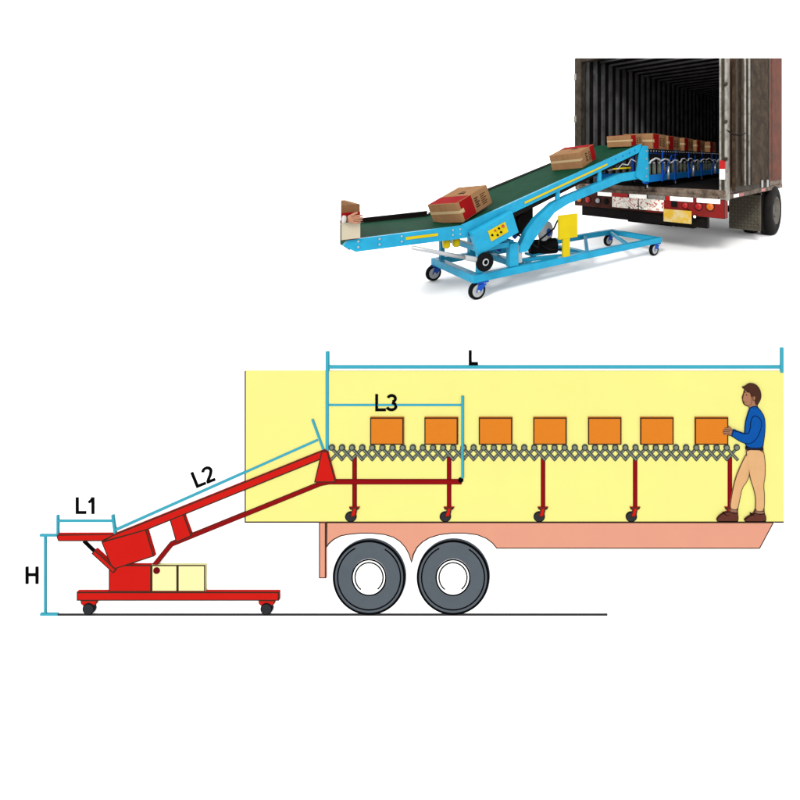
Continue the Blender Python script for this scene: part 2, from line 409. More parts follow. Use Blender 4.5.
ob = [370, 424.3, 478.7, 533.2, 588, 640.2, 694.9]
lab = ['orange box nearest the red boom head, first on the grey rollers under the L3 letters',
       'orange box second on the grey rollers, its right edge touching the L3 dimension tick',
       'orange box third on the grey rollers, just beyond the L3 dimension tick',
       'orange box fourth on the grey rollers, above the middle dark red leg',
       'orange box fifth on the grey rollers, left of the fourth dark red leg',
       'orange box sixth on the grey rollers, next before the one the man pushes',
       'orange box last on the grey rollers, held by the man in blue']
for u0, l in zip(ob, lab):
    bsolo('orange_box', l, 'box', [(rect(u0, 417.6, u0 + 33.5, 444.9), 0.004, 0.0105, 'orange', 'outline', 1.25)], 'orange boxes on the roller conveyor')

# the man
z5 = lambda L: [(700 + x / 5.0, 370 + y / 5.0) for x, y in L]
mn = bthing('person', 'dark-haired man in blue shirt and tan trousers pushing the last orange box', 'person', 745, 522, 0.004)
sil = z5([(222, 96), (216, 120), (209, 138), (211, 146), (213, 160), (218, 173), (232, 182), (244, 184), (246, 200), (234, 228), (228, 270), (232, 318), (182, 312), (158, 300), (140, 288), (128, 292), (116, 314),
          (132, 326), (158, 332), (216, 358), (240, 372), (236, 425), (205, 470), (175, 540), (158, 620), (148, 700), (110, 716), (84, 746), (86, 759), (190, 759), (192, 735), (190, 700), (200, 650), (212, 592), (240, 548), (248, 520), (256, 548),
          (270, 604), (278, 650), (276, 705), (240, 734), (222, 748), (224, 759), (330, 759), (331, 738), (322, 706), (326, 640), (320, 572), (328, 540), (328, 460), (316, 396), (322, 350), (328, 290), (324, 236), (300, 200), (286, 178), (302, 150), (304, 112), (280, 80), (250, 76)])
bpart('body', mn, [(smooth(sil, 1), 0.0035, 0.0075, 'skin_d', 'outline', 0.7)])
bpart('trousers', mn, [(smooth(z5([(230, 420), (206, 468), (176, 540), (158, 620), (148, 690), (160, 700), (190, 702), (201, 650), (212, 592), (240, 556), (252, 510), (250, 450), (244, 410)]), 1), 0.006, 0.0085, 'trous_d', 'outline', 0.75, 0.001),
                       (smooth(z5([(229, 396), (232, 430), (242, 500), (252, 552), (270, 604), (278, 650), (275, 705), (298, 710), (322, 706), (326, 640), (320, 574), (328, 540), (329, 460), (318, 396)]), 1), 0.006, 0.0096, 'trous_d', 'outline', 0.75, 0.0012)])
bpart('shirt', mn, [(smooth(z5([(242, 206), (250, 192), (284, 182), (304, 200), (326, 236), (329, 290), (323, 350), (314, 392), (270, 394), (229, 388), (222, 340), (224, 270), (236, 226)]), 1), 0.006, 0.0098, 'shirt_d', 'ink', 0.7, 0.001)])
bpart('belt', mn, [(z5([(229, 385), (314, 389), (316, 403), (229, 400)]), 0.006, 0.0112, 'belt_d', 'ink', 0.5)])
bpart('sleeve', mn, [(smooth(z5([(268, 226), (296, 234), (312, 262), (306, 300), (286, 346), (254, 372), (214, 368), (164, 338), (158, 322), (170, 300), (236, 324), (250, 296), (252, 252)]), 1), 0.006, 0.0122, 'shirt_d', 'ink', 0.7, 0.0012)])
bpart('cuff', mn, [(z5([(170, 300), (182, 303), (174, 342), (160, 335), (158, 320)]), 0.006, 0.0135, 'shirt_d', 'ink', 0.7)])
hand = [(smooth(z5([(166, 306), (150, 296), (140, 300), (134, 318), (150, 328), (162, 330)]), 1), 0.006, 0.0110, 'skin_d', 'outline', 0.45)]
for a, c in (((150, 297), (126, 293)), ((146, 305), (118, 303)), ((144, 313), (116, 313)), ((144, 321), (122, 322)), ((160, 302), (142, 286))):
    hand.append((stroke(z5([a, ((a[0] + c[0]) / 2, (a[1] + c[1]) / 2 - 1.5), c]), 1.75, 0.4), 0.006, 0.0118, 'skin_d', 'outline', 0.3))
bpart('hand', mn, hand)
bpart('collar', mn, [(z5([(244, 206), (250, 190), (264, 184), (284, 181), (290, 188), (268, 196), (256, 214), (250, 208)]), 0.006, 0.0112, 'shirt_d', 'ink', 0.5)])
bpart('hair', mn, [(smooth(z5([(208, 86), (226, 82), (240, 70), (258, 66), (284, 74), (302, 96), (309, 130), (302, 156), (286, 180), (276, 168), (276, 148), (266, 132), (256, 136), (252, 112), (238, 106), (224, 100)]), 1), 0.006, 0.0102, 'hair_d', 'outline', 0.6, 0.0008)])
fc = bpart('face', mn, [(smooth(z5([(226, 100), (240, 107), (253, 115), (258, 140), (262, 160), (252, 178), (236, 180), (222, 172), (216, 158), (212, 146), (218, 122)]), 1), 0.006, 0.0088, 'skin_d', 'outline', 0.4, 0.0006)])
bsub('eye', fc, mn, [(circ(746.6, 395.0, 0.9, 12), 0.007, 0.0103, 'ink')])
bsub('eyebrow', fc, mn, [(stroke([(744.6, 392.6), (747, 391.9), (749, 392.8)], 0.8), 0.007, 0.0100, 'ink')])
bsub('mouth', fc, mn, [(stroke([(743.6, 402.2), (745.6, 402.4), (747.4, 401.8)], 0.8), 0.007, 0.0100, 'outline')])
bsub('ear', fc, mn, [(smooth([(752.8, 396.5), (754.8, 395.6), (755.9, 397.6), (755, 400.6), (753.2, 401)], 1), 0.007, 0.0112, 'skin_d', 'outline', 0.5)])
bpart('sock', mn, [(z5([(149, 694), (189, 699), (186, 716), (148, 712)]), 0.006, 0.0098, 'sock_d', 'outline', 0.5)])
bpart('sock', mn, [(z5([(276, 703), (322, 706), (322, 722), (276, 720)]), 0.006, 0.0104, 'sock_d', 'outline', 0.5)])
bpart('shoe', mn, [(smooth(z5([(81, 750), (96, 728), (124, 712), (150, 706), (168, 716), (190, 714), (194, 742), (191, 760), (150, 761), (88, 760)]), 1), 0.006, 0.0106, 'shoe_d', 'ink', 0.6, 0.0006)])
bpart('shoe', mn, [(smooth(z5([(220, 750), (238, 736), (262, 722), (278, 714), (300, 722), (324, 716), (333, 738), (331, 759), (280, 761), (226, 760)]), 1), 0.006, 0.0112, 'shoe_d', 'ink', 0.6, 0.0006)])

for o_, (x0, x1, y, lx) in zip([c for c in mn.children if c.name.startswith('shoe')], ((87, 191, 757.5, 122), (226, 331, 757.5, 258))):
    bsub('sole', o_, mn, [(z5([(x0, y - 2), (x1, y - 2), (x1, y + 4), (x0 + 3, y + 4)]), 0.006, 0.0126, 'ink')])
    bsub('lace', o_, mn, [(stroke(z5([(lx - 6, 716 + (4 if x0 > 100 else 0)), (lx + 10, 728), (lx + 24, 730)]), 0.8), 0.006, 0.0128, 'ink')])

# dimension lines
def dim(label, segs, group='cyan dimension lines'):
    us = [p[0] for s_ in segs for p in s_[1]]; vs = [p[1] for s_ in segs for p in s_[1]]
    r = bthing('dimension_line', label, 'dimension line', sum(us) / len(us), max(vs), 0, group)
    for i, (nm, pts, w, d) in enumerate(segs):
        bpart(nm, r, [(stroke(pts, w), 0, d + 0.0003 * i, 'cyan')])
dim('long cyan dimension line with end ticks along the yellow trailer top, under letter L', [('bar', [(328.6, 367.3), (780.6, 367.3)], 3.2, 0.0058), ('tick', [(326.9, 351.8), (326.9, 451.5)], 3.3, 0.0062), ('tick', [(782.3, 348), (782.3, 373)], 3.4, 0.0062)])
dim('short cyan dimension line through the L3 letters with a tall tick at its right end', [('bar', [(328.6, 405.2), (461, 405.2)], 2.4, 0.0060), ('tick', [(462.3, 396.5), (462.3, 478.5)], 2.6, 0.0096)])
dim('slanted cyan dimension line along the red boom, under L2', [('bar', [(115, 530.4), (317.5, 440.2)], 2.4, 0.0066), ('tick', [(312, 419.5), (323, 450)], 2.4, 0.0072)])
dim('short level cyan dimension line over the red infeed table, under L1', [('bar', [(58, 521.4), (112, 521.4)], 2.4, 0.0040), ('tick', [(57, 515.6), (57, 535.4)], 2.2, 0.0048), ('tick', [(111.8, 515.6), (114.4, 534.6)], 2.4, 0.0056)])
dim('upright cyan dimension line left of the red conveyor, beside H', [('bar', [(44.6, 537), (44.6, 614.6)], 2.4, 0.0040), ('tick', [(39, 536), (56.6, 536)], 2.2, 0.0050), ('tick', [(39.5, 615.2), (57, 615.2)], 2.4, 0.0054)])

# letters
def glyph(ch, x, y, h, w, ang=0.0, ox=0, oy=0):
    """stroke polylines (px) of one character, baseline-left at x, y"""
    a = lambda cx, cy, rx, ry, t0, t1, n=14: [(cx + rx * math.cos(math.radians(t0 + (t1 - t0) * i / n)), cy + ry * math.sin(math.radians(t0 + (t1 - t0) * i / n))) for i in range(n + 1)]
    s = w / 2
    if ch == 'L': L = [[(s, 0), (s, h)], [(0.0, s), (h * .62, s)]]
    elif ch == 'H': L = [[(s, 0), (s, h)], [(h * .74 - s, 0), (h * .74 - s, h)], [(s, h * .53), (h * .74 - s, h * .53)]]
    elif ch == '1': L = [[(h * .36, 0), (h * .36, h)], [(h * .10, h * .70), (h * .24, h * .80), (h * .35, h * .97)]]
    elif ch == '2': L = [a(h * .29, h * .71, h * .25, h * .29 - s, 170, -30) + [(h * .40, h * .44), (h * .22, h * .26), (h * .09, h * .10), (h * .06, s)], [(h * .03, s), (h * .57, s)]]
    elif ch == '3': L = [a(h * .28, h * .735, h * .22, h * .265 - s, 165, -75), a(h * .27, h * .285, h * .26, h * .285 - s, 85, -165)]
    ca, sa = math.cos(ang), math.sin(ang)
    out = []
    for pl in L: out.append([(x + (px_ + ox) * ca - (py_) * sa * -1 * -1, y - ((px_ + ox) * sa + py_ * ca)) for px_, py_ in pl])
    return out
def text(label, s, x, y, h, w, adv, d, ang=0.0):
    b = []; ox = 0
    for i, ch in enumerate(s):
        for k, pl in enumerate(glyph(ch, x, y, h, w, ang, ox)): b.append((stroke(pl, w), 0, d + 0.0002 * k, 'ink'))
        ox += adv
    bsolo('letter' if len(s) == 1 else 'lettering', label, 'lettering', b, 'black dimension letters')
text('black letter L standing on the long cyan line above the yellow trailer', 'L', 468.6, 365.4, 14.6, 2.75, 0, 0.0058)
text('black lettering L3 crossed by the short cyan line above the first orange boxes', 'L3', 375, 411.6, 17.2, 2.8, 11.6, 0.0068)
text('black lettering L1 above the short cyan line over the red infeed table', 'L1', 75.2, 514.4, 16.6, 2.8, 11.2, 0.0030)
text('black slanted lettering L2 above the sloping cyan line', 'L2', 196.2, 488.6, 16.6, 2.8, 11.0, 0.0030, math.radians(22))
text('black letter H left of the upright cyan line', 'H', 25, 584.4, 17.2, 2.8, 0, 0.0030)

# ------------------------------------------------------------------ the blue belt conveyor
AC = math.atan2(2.08, 2.41)
cv = thing('belt_conveyor', 'bright blue wheeled belt conveyor with green belt rising to the truck', 'conveyor', (-0.884, 4.45, 0), AC)
SL = 0.311; S0 = -0.15; ZB = 0.80; S1 = 2.78
zb = lambda s: ZB if s < S0 else ZB + SL * (s - S0)
# base frame
b = MB()
b.box((-.06, -.03, .19), (3.26, .05, .272), 'blue', .006)
b.box((-.06, .95, .19), (3.26, 1.03, .272), 'blue', .006)
b.box((-.06, .052, .188), (.03, .948, .274), 'blue', .006)
b.box((3.17, .052, .192), (3.262, .948, .27), 'blue', .006)
b.box((1.62, .052, .195), (1.70, .948, .268), 'blue', .006)
b.box((.62, .052, .195), (.70, .948, .268), 'blue', .006)
b.beam((1.72, .08, .235), (2.5, .92, .235), .05, .05, 'blue', .004)
b.build('base_frame', cv)
# casters
for s, c in ((.06, .02), (.0, .98), (3.16, .02), (3.16, .98)):
    b = MB()
    b.box((s - .07, c - .05, .172), (s + .07, c + .05, .189), 'blue_d', .003)
    b.cyl((s, c, .15), (s, c, .173), .035, 'blue_d')
    for q in (-.042, .034): b.hexa([(s - .075, c + q, .085), (s - .025, c + q, .085), (s - .025, c + q + .008, .085), (s - .075, c + q + .008, .085), (s - .05, c + q, .16), (s + .05, c + q, .16), (s + .05, c + q + .008, .16), (s - .05, c + q + .008, .16)], 'blue_d')
    b.cyl((s - .05, c - .05, .095), (s - .05, c + .05, .095), .014, 'chrome', 12)
    ct = b.build('caster', cv)
    b = MB(); y = c - .03
    b.lathe((s - .05, y, .095), (0, 1, 0), [(0.004, .03, 'hub'), (0, .055, 'hub'), (.004, .066, 'rubber'), (0, .084, 'rubber'), (.012, .095, 'rubber'), (.048, .095, 'rubber'), (.06, .084, 'rubber'), (.056, .066, 'hub'), (.06, .055, 'hub'), (.056, .03, 'hub')])
    b.build('wheel', ct)
# pedestal posts and bent arm
for c in (.0, .92):
    b = MB(); b.box((.42, c, .274), (.54, c + .08, .54), 'blue', .006); b.box((.06, c + .01, .50), (.419, c + .07, .56), 'blue', .005); b.box((.02, c + .012, .274), (.08, c + .068, .499), 'blue', .005)
    b.build('pedestal', cv)
    b = MB(); b.prism([(.545, .30), (.60, .30), (.60, .43), (.545, .52)], c + .015, c + .06, 'hub'); b.build('post_guard', cv)
    b = MB()
    pts_u = [(.56, .50), (.66, .66), (.80, .80), (1.05, .96), (1.3, 1.04), (2.30, 1.29), (2.84, 1.33)]
    pts_l = [(2.84, 1.215), (2.32, 1.175), (1.3, .93), (1.08, .84), (.92, .70), (.76, .54), (.66, .42), (.56, .42)]
    b.prism(pts_u + pts_l, c - .004, c + .076, 'blue'); b.build('lifting_arm', cv)
    b = MB()
    b.prism([(2.62, 1.235), (2.70, 1.56), (2.80, 1.70), (2.90, 1.69), (2.93, 1.16), (2.82, 1.16)], c - .03, c - .006, 'blue')
    for z in (1.24, 1.36, 1.5, 1.62): b.cyl((2.86, c - .036, z), (2.86, c - .029, z), .012, 'chrome', 10)
    b.build('head_plate', cv)
b = MB(); b.beam((.50, .08, .53), (.50, .92, .53), .06, .06, 'blue', .004); b.beam((.05, .08, .53), (.05, .92, .53), .06, .06, 'blue', .004)
b.build('cross_member', cv)
iv = (Matrix.Translation(Vector((-0.884, 4.45, 0))) @ Matrix.Rotation(AC, 4, 'Z')).inverted()
LOWCUT = [(iv @ Vector((0, 0, H)), (iv.to_3x3() @ Vector((-1, -220 / F, 0))).normalized())]   # the low end is shown sectioned off
# belt side rails; far one coloured black to stand for its shadowy edge
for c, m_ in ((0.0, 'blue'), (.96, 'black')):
    b = MB()
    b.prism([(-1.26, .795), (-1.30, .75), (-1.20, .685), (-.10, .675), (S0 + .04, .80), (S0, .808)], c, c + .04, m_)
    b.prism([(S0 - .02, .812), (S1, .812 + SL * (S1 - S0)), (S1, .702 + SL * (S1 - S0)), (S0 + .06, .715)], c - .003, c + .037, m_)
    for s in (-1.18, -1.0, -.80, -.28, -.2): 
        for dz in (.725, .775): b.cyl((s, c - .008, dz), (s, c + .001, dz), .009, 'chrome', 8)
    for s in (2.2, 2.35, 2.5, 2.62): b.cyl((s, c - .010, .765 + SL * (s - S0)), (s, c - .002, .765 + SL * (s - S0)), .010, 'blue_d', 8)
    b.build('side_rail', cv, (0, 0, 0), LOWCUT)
    if c == 0:
        b = MB(); b.box((-.76, -.006, .735), (-.44, -.0015, .762), 'ywl'); b.build('sticker', cv)
        b = MB(); e = lambda s, o_: (s, -.0075, .812 + SL * (s - S0) - o_)
        b.prism([(.62, .812 + SL * .77 - .072), (2.02, .812 + SL * 2.17 - .072), (2.02, .812 + SL * 2.17 - .048), (.62, .812 + SL * .77 - .048)], -.012, -.0035, 'ywl'); b.build('sticker', cv)
for p0_, p1_ in (((.62, .12, .30), (1.55, .12, .235)), ((.60, .88, .30), (1.55, .88, .235)), ((.74, .12, .235), (1.56, .86, .235)), ((2.55, .08, .235), (3.1, .90, .235))):
    b = MB(); b.beam(p0_, p1_, .045, .045, 'blue', .004); b.build('cross_brace', cv)
for s_ in (1.15, 1.9):
    b = MB(); zt = .70 + SL * (s_ - S0); za = .98 if s_ < 1.3 else 1.17
    b.box((s_ - .03, .012, za - .06), (s_ + .03, .045, zt + .03), 'blue', .003); b.box((s_ - .03, .93, za - .06), (s_ + .03, .965, zt + .03), 'blue', .003); b.beam((s_, .05, zt - .05), (s_, .93, zt - .05), .05, .05, 'blue_d', .003)
    b.build('upright', cv)
b = MB(); b.tube([(.62, .2, .62), (.75, .05, .5), (.9, .1, .42), (1.0, .2, .48), (1.15, .1, .62), (1.3, .2, .7)], .012, 'black', 6)
b.tube([(.95, .3, .47), (1.1, .1, .36), (1.3, .1, .34), (1.5, .2, .3)], .012, 'black', 6); b.build('cable', cv)
# belt (one sheet with thickness) + far edge guard
b = MB()
path = [(-1.24, .70), (-1.28, .745), (-1.25, .792), (S0, .802)] + [(s, zb(s) + .004) for s in (.6, 1.4, 2.2)] + [(2.80, .805 + SL * (2.80 - S0)), (2.845, 1.685), (2.83, 1.64)]
lo = [(x + .003, z - .014) for x, z in path]
lo[0] = (-1.22, .705); lo[1] = (-1.262, .745); lo[2] = (-1.24, .78); lo[-1] = (2.81, 1.64); lo[-2] = (2.825, 1.68)
b.prism(path + lo[::-1], .042, .958, 'green'); b.build('belt', cv, (0, 0, 0), LOWCUT)
b = MB()
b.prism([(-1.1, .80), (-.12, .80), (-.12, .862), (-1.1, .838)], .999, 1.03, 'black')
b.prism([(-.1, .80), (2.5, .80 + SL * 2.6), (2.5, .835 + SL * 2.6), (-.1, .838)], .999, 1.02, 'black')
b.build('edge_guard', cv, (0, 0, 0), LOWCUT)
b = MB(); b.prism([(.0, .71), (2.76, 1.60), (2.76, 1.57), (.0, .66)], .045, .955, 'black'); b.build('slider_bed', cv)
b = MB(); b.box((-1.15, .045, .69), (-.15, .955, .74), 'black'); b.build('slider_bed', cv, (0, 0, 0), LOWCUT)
# control housing with panel
cb = MB(); an = math.radians(20)
R = Matrix.Rotation(-an, 3, 'Y'); o0 = Vector((.185, -.05, .715))
def cbx(b, lo_, hi_, m, bev=0.0):
    P = []
    for z in (lo_[2], hi_[2]):
        for x, y in ((lo_[0], lo_[1]), (hi_[0], lo_[1]), (hi_[0], hi_[1]), (lo_[0], hi_[1])): P.append(tuple(o0 + R @ Vector((x, y, z))))
    b.hexa(P, m, bev)
cbx(cb, (-.27, -.05, -.135), (.26, .044, .125), 'blue', .012); hs = cb.build('control_housing', cv)
b = MB(); cbx(b, (-.10, -.058, -.062), (.13, -.0505, .06), 'ywl', .002)
for i, (x, z, m) in enumerate(((-.07, .0, 'ink'), (-.02, .028, 'redbtn'), (.03, .03, 'ink'), (.085, .03, 'redbtn'), (-.01, -.03, 'ink'), (.04, -.02, 'ink'))):
    p = o0 + R @ Vector((x, -.058, z)); q = o0 + R @ Vector((x, -.07, z)); b.cyl(p, q, .016 if m == 'redbtn' and i == 3 else .011, m, 12)
b.build('control_panel', hs)
# gas strut and hand wheel
b = MB(); b.cyl((-.72, -.05, .665), (-.2, -.10, .50), .021, 'chrome', 12); b.cyl((-.2, -.10, .50), (.0, -.11, .435), .028, 'hub', 12); b.build('strut', cv)
b = MB(); b.lathe((.02, -.15, .425), (0, 1, 0), [(.006, .01, 'ink'), (.0, .024, 'hub'), (.003, .038, 'ink'), (.006, .046, 'rubber'), (.0, .085, 'rubber'), (.012, .10, 'rubber'), (.034, .10, 'rubber'), (.045, .085, 'rubber'), (.04, .02, 'rubber')]); b.build('hand_wheel', cv)
b = MB(); b.box((.62, .30, .56), (.98, .72, .90), 'black', .02); b.cyl((.8, .25, .72), (.8, .2999, .72), .1, 'black'); b.build('dark_block', cv)  # black block filling the dark area behind the arm
# yellow rollers, motor, fan, sign plate
for s in (-.33, -.22):
    b = MB(); b.lathe((s, .12, .63), (0.8, -.25, 0), [(0, .045, 'ywl'), (.02, .06, 'ywl'), (.055, .06, 'ywl'), (.07, .045, 'ywl')], 18); b.build('guide_roller', cv)
b = MB(); b.lathe((.95, .35, .37), (.94, -.34, 0), [(0, .07, 'rubber'), (.02, .095, 'rubber'), (.22, .095, 'rubber'), (.24, .10, 'rubber'), (.36, .10, 'rubber'), (.37, .06, 'rubber')])
b.box((.93, .25, .274), (1.35, .42, .30), 'blue'); mo = b.build('motor', cv)
b = MB(); b.lathe((1.17, .32, .55), (.3, -.95, 0), [(0, .12, 'hose'), (.0, .14, 'hose'), (.05, .14, 'hose'), (.07, .11, 'hose'), (.07, .05, 'blue_d'), (.1, .04, 'blue_d')], 28)
b.beam((1.17, .36, .40), (1.17, .36, .53), .05, .05, 'blue'); b.build('pulley_cover', cv)
b = MB(); b.beam((.78, .45, .5), (.98, .45, .66), .04, .04, 'blue_d'); b.beam((.7, .7, .30), (1.0, .7, .8), .05, .05, 'blue_d'); b.beam((.7, .5, .56), (1.1, .5, .52), .03, .03, 'black'); b.build('linkage', cv)
b = MB(); b.box((1.13, -.03, .50), (1.44, .0, .80), 'ywl', .004); b.box((1.20, -.028, .2725), (1.31, .002, .4995), 'ywl', .003); b.build('sign_plate', cv)  # yellow sign on a short post
b = MB(); b.tube([(2.15, .1, 1.34), (2.3, .04, 1.36), (2.4, .05, 1.43), (2.5, .03, 1.41), (2.6, .05, 1.5), (2.68, .02, 1.46)], .008, 'hose', 6); b.tube([(2.2, .05, 1.36), (2.6, .06, 1.37)], .012, 'ywl', 6); b.build('cable', cv)

# ------------------------------------------------------------------ blue roller conveyor reaching into the truck
AR = math.atan2(.84, .543)
rr = thing('roller_conveyor', 'deep blue powered roller conveyor with white hoses on the truck floor', 'conveyor', (1.27, 6.29, 1.04), AR)
TL = 5.6; WD = .78
b = MB()
for c in (0, WD): b.box((0.02, c, .10), (TL, c + .045, .21), 'blue_m', .004); b.box((0.02, c + .01, .54), (TL, c + .03, .565), 'blue_d', .003)
b.build('side_frame', rr)
for t in (.06, 1.45, 3.3, 5.2):
    for c in (-.012, WD + .002):
        b = MB(); b.box((t, c, .08), (t + .075, c + .055, .62), 'blue_d', .004); lg = b.build('leg', rr)
        b = MB(); b.lathe((t + .04, c + .005, .04), (0, 1, 0), [(0, .015, 'hub'), (0, .026, 'rubber'), (.006, .04, 'rubber'), (.034, .04, 'rubber'), (.04, .026, 'rubber')], 16); b.build('wheel', lg)
for t in (.75, 2.3, 4.2):
    b = MB(); b.box((t, -.02, .09), (t + .045, .0, .60), 'blue_d', .003); b.beam((t + .02, -.012, .13), (t + .5, -.012, .52), .012, .03, 'blue_d'); b.cyl((t + .3, -.02, .11), (t + .3, -.02, .33), .022, 'chrome', 10); lg = b.build('brace', rr)
n = 46
for i in range(n):
    t = .12 + i * (TL - .2) / (n - 1)
    b = MB(); b.cyl((t, -.01, .585), (t, WD + .04, .585), .034, 'rubber', 12); b.cyl((t, -.018, .585), (t, -.0101, .585), .012, 'chrome', 8)
    b.build('roller', rr)
b = MB()
for i in range(n - 1):
    t = .12 + i * (TL - .2) / (n - 1); d = (TL - .2) / (n - 1)
    b.beam((t, -.006, .50), (t + d, -.006, .57), .006, .016, 'black'); b.cyl((t + d / 2, -.016, .50), (t + d / 2, .03, .50), .026, 'rubber', 10)
b.build('scissor_lattice', rr)
b = MB(); pts = []
for i in range(161):
    t = .15 + i * (TL - .3) / 160; pts.append((t, -.03 + .01 * math.sin(i * .9), .40 + .055 * abs(math.sin(i * .21)) + .02 * math.sin(i * .13)))
b.tube(pts, .014, 'hose', 6); b.build('hose', rr)
for i in range(22):
    t = .25 + i * .24
    b = MB(); b.cyl((t, .03, .211), (t, .03, .38), .03, 'lattice', 12); b.cyl((t, .03, .38), (t, .03, .41), .02, 'chrome', 10); b.build('motor_drum', rr)

# ------------------------------------------------------------------ cartons
def carton(label, root_loc, rz, pitch, L, W, Hh, flip=False, group='brown cartons riding the belt and rollers', cream=False, yaw=0.0):
    """local x = length, y = width (0 = near side), z up; near-front-bottom corner at origin"""
    b = MB()
    b.box((0, 0, 0), (L, W, Hh), 'cream' if cream else 'kraft', .004)
    e = .0015
    b.box((-e, .001, Hh * .46), (.0, W - .001, Hh * .60), 'tape'); b.box((.001, -e, Hh * .46), (.05, 0, Hh * .60), 'tape')
    x0, x1 = (L * .70, L * .985) if flip else (.02 + L * .03, L * .44)
    b.box((x0, -e * 1.6, .008), (x1, 0.001, Hh - .006), 'cred')
    if not flip: b.box((x0 - .004, -e * 2.2, Hh * .42), (x0 + .035, 0.001, Hh * .62), 'tape')
    px0 = L * .34 if flip else L * .50
    for i in range(5): b.box((px0, -e, Hh * (.24 + i * .11)), (px0 + L * (.13, .10, .14, .09, .12)[i], 0.001, Hh * (.30 + i * .11)), 'cprint')
    for i in range(6): b.box((px0 + L * .2, -e, Hh * (.2 + i * .1)), (px0 + L * .2 + L * (.16, .18, .14, .18, .12, .17)[i], 0.001, Hh * (.235 + i * .1)), 'cprint')
    # top: red band and centre seam
    tx0, tx1 = (L * .66, L * .99) if flip else (.01, L * .40)
    b.box((tx0, .006, Hh - .001), (tx1, W - .006, Hh + e), 'cred')
    b.box((tx1 + .002 if not flip else .006, W * .5 - .003, Hh - .001), (L - .006 if not flip else tx0 - .002, W * .5 + .003, Hh + .0008), 'kraft_in')
    b.box((L * .52, W * .30, Hh - .001), (L * .60, W * .52, Hh + .001), 'cprint'); b.box((L * .63, W * .34, Hh - .001), (L * .66, W * .5, Hh + .001), 'cprint')
    o = b.build('carton'); o.location = root_loc; o.rotation_mode = 'XYZ'
    o.rotation_euler = (Matrix.Rotation(rz, 3, 'Z') @ Matrix.Rotation(-pitch, 3, 'Y') @ Matrix.Rotation(yaw, 3, 'Z')).to_euler()
    return tag(o, label, 'carton', group)
ec1 = Vector((math.cos(AC), math.sin(AC), 0)); ec2 = Vector((-math.sin(AC), math.cos(AC), 0)); OC = Vector((-.884, 4.45, 0))
CV = lambda s, c, z: OC + ec1 * s + ec2 * c + Vector((0, 0, z))
tilt = math.atan(SL)
YW = math.radians(17)
carton('large brown carton with red end panel lying at the foot of the green slope', CV(-.125, .07, .828), AC, math.radians(20.5), .50, .46, .225, yaw=YW)
carton('brown carton with red far end halfway up the green slope', CV(1.68, .13, zb(1.68) + .008), AC, tilt, .44, .49, .22, flip=True, yaw=YW)
carton('brown carton with red panel at the top of the green slope, before the truck', CV(2.64, .09, zb(2.64) + .02), AC, math.radians(5), .42, .40, .17, yaw=math.radians(13))
er1 = Vector((math.cos(AR), math.sin(AR), 0)); er2 = Vector((-math.sin(AR), math.cos(AR), 0)); OR = Vector((1.27, 6.29, 1.04))
RV = lambda t, c, z: OR + er1 * t + er2 * c + Vector((0, 0, z))
for (t, c), l in zip(((.42, .03), (1.24, .05), (2.14, .03), (3.15, .06), (4.25, .04)),
                     ('first brown carton on the blue rollers just inside the dark truck', 'second brown carton on the blue rollers from the truck opening', 'third brown carton on the blue rollers from the truck opening',
                      'fourth brown carton on the blue rollers, deep in the dark truck', 'last brown carton on the blue rollers beside the grey truck post')):
    carton(l, RV(t, c, .62), AR + random.uniform(-.02, .02), 0, .66, .50, .25)
# carton at the low end, steadied by a hand
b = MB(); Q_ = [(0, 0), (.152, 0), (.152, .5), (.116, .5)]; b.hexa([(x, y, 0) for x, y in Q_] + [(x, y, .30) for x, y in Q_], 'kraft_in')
b.box((.004, -.002, .004), (.154, 0.001, .15), 'cream'); b.box((.004, -.0022, .205), (.154, .001, .235), 'cred'); b.box((.11, .02, .299), (.15, .48, .3015), 'kraft')
o = b.build('carton'); o.location = CV(-1.322, -.02, .803); o.rotation_euler = (0, 0, AC)
tag(o, 'brown and cream carton at the low left end of the belt, under a hand', 'carton', 'brown cartons riding the belt and rollers')

# hand and wrist (the worker stands outside the picture)
def skin_mesh(name, chains, m, parent=None):
    verts = []; edges = []; rad = []; idx = {}
    def vid(p, r):
        k = tuple(round(q, 4) for q in p)
        if k not in idx: idx[k] = len(verts); verts.append(p); rad.append(r)
        return idx[k]
    for ch in chains:
        pr = None
        for p, r in ch:
            v = vid(p, r)
            if pr is not None: edges.append((pr, v))
            pr = v
    me = bpy.data.meshes.new(name); me.from_pydata(verts, edges, [])
    o = bpy.data.objects.new(name, me); C.objects.link(o)
    md = o.modifiers.new('skin', 'SKIN'); md.use_smooth_shade = True
    for i, v in enumerate(me.skin_vertices[0].data): v.radius = (rad[i], rad[i]); v.use_root = (i == 0)
    o.modifiers.new('sub', 'SUBSURF').levels = 2; o.modifiers['sub'].render_levels = 2
    dg = bpy.context.evaluated_depsgraph_get(); dg.update()
    me2 = bpy.data.meshes.new_from_object(o.evaluated_get(dg)); me2.name = name
    bpy.data.objects.remove(o); o = bpy.data.objects.new(name, me2); C.objects.link(o)
    me2.materials.clear(); me2.materials.append(M[m])
    for p in me2.polygons: p.use_smooth = True
    if parent: o.parent = parent
    return o
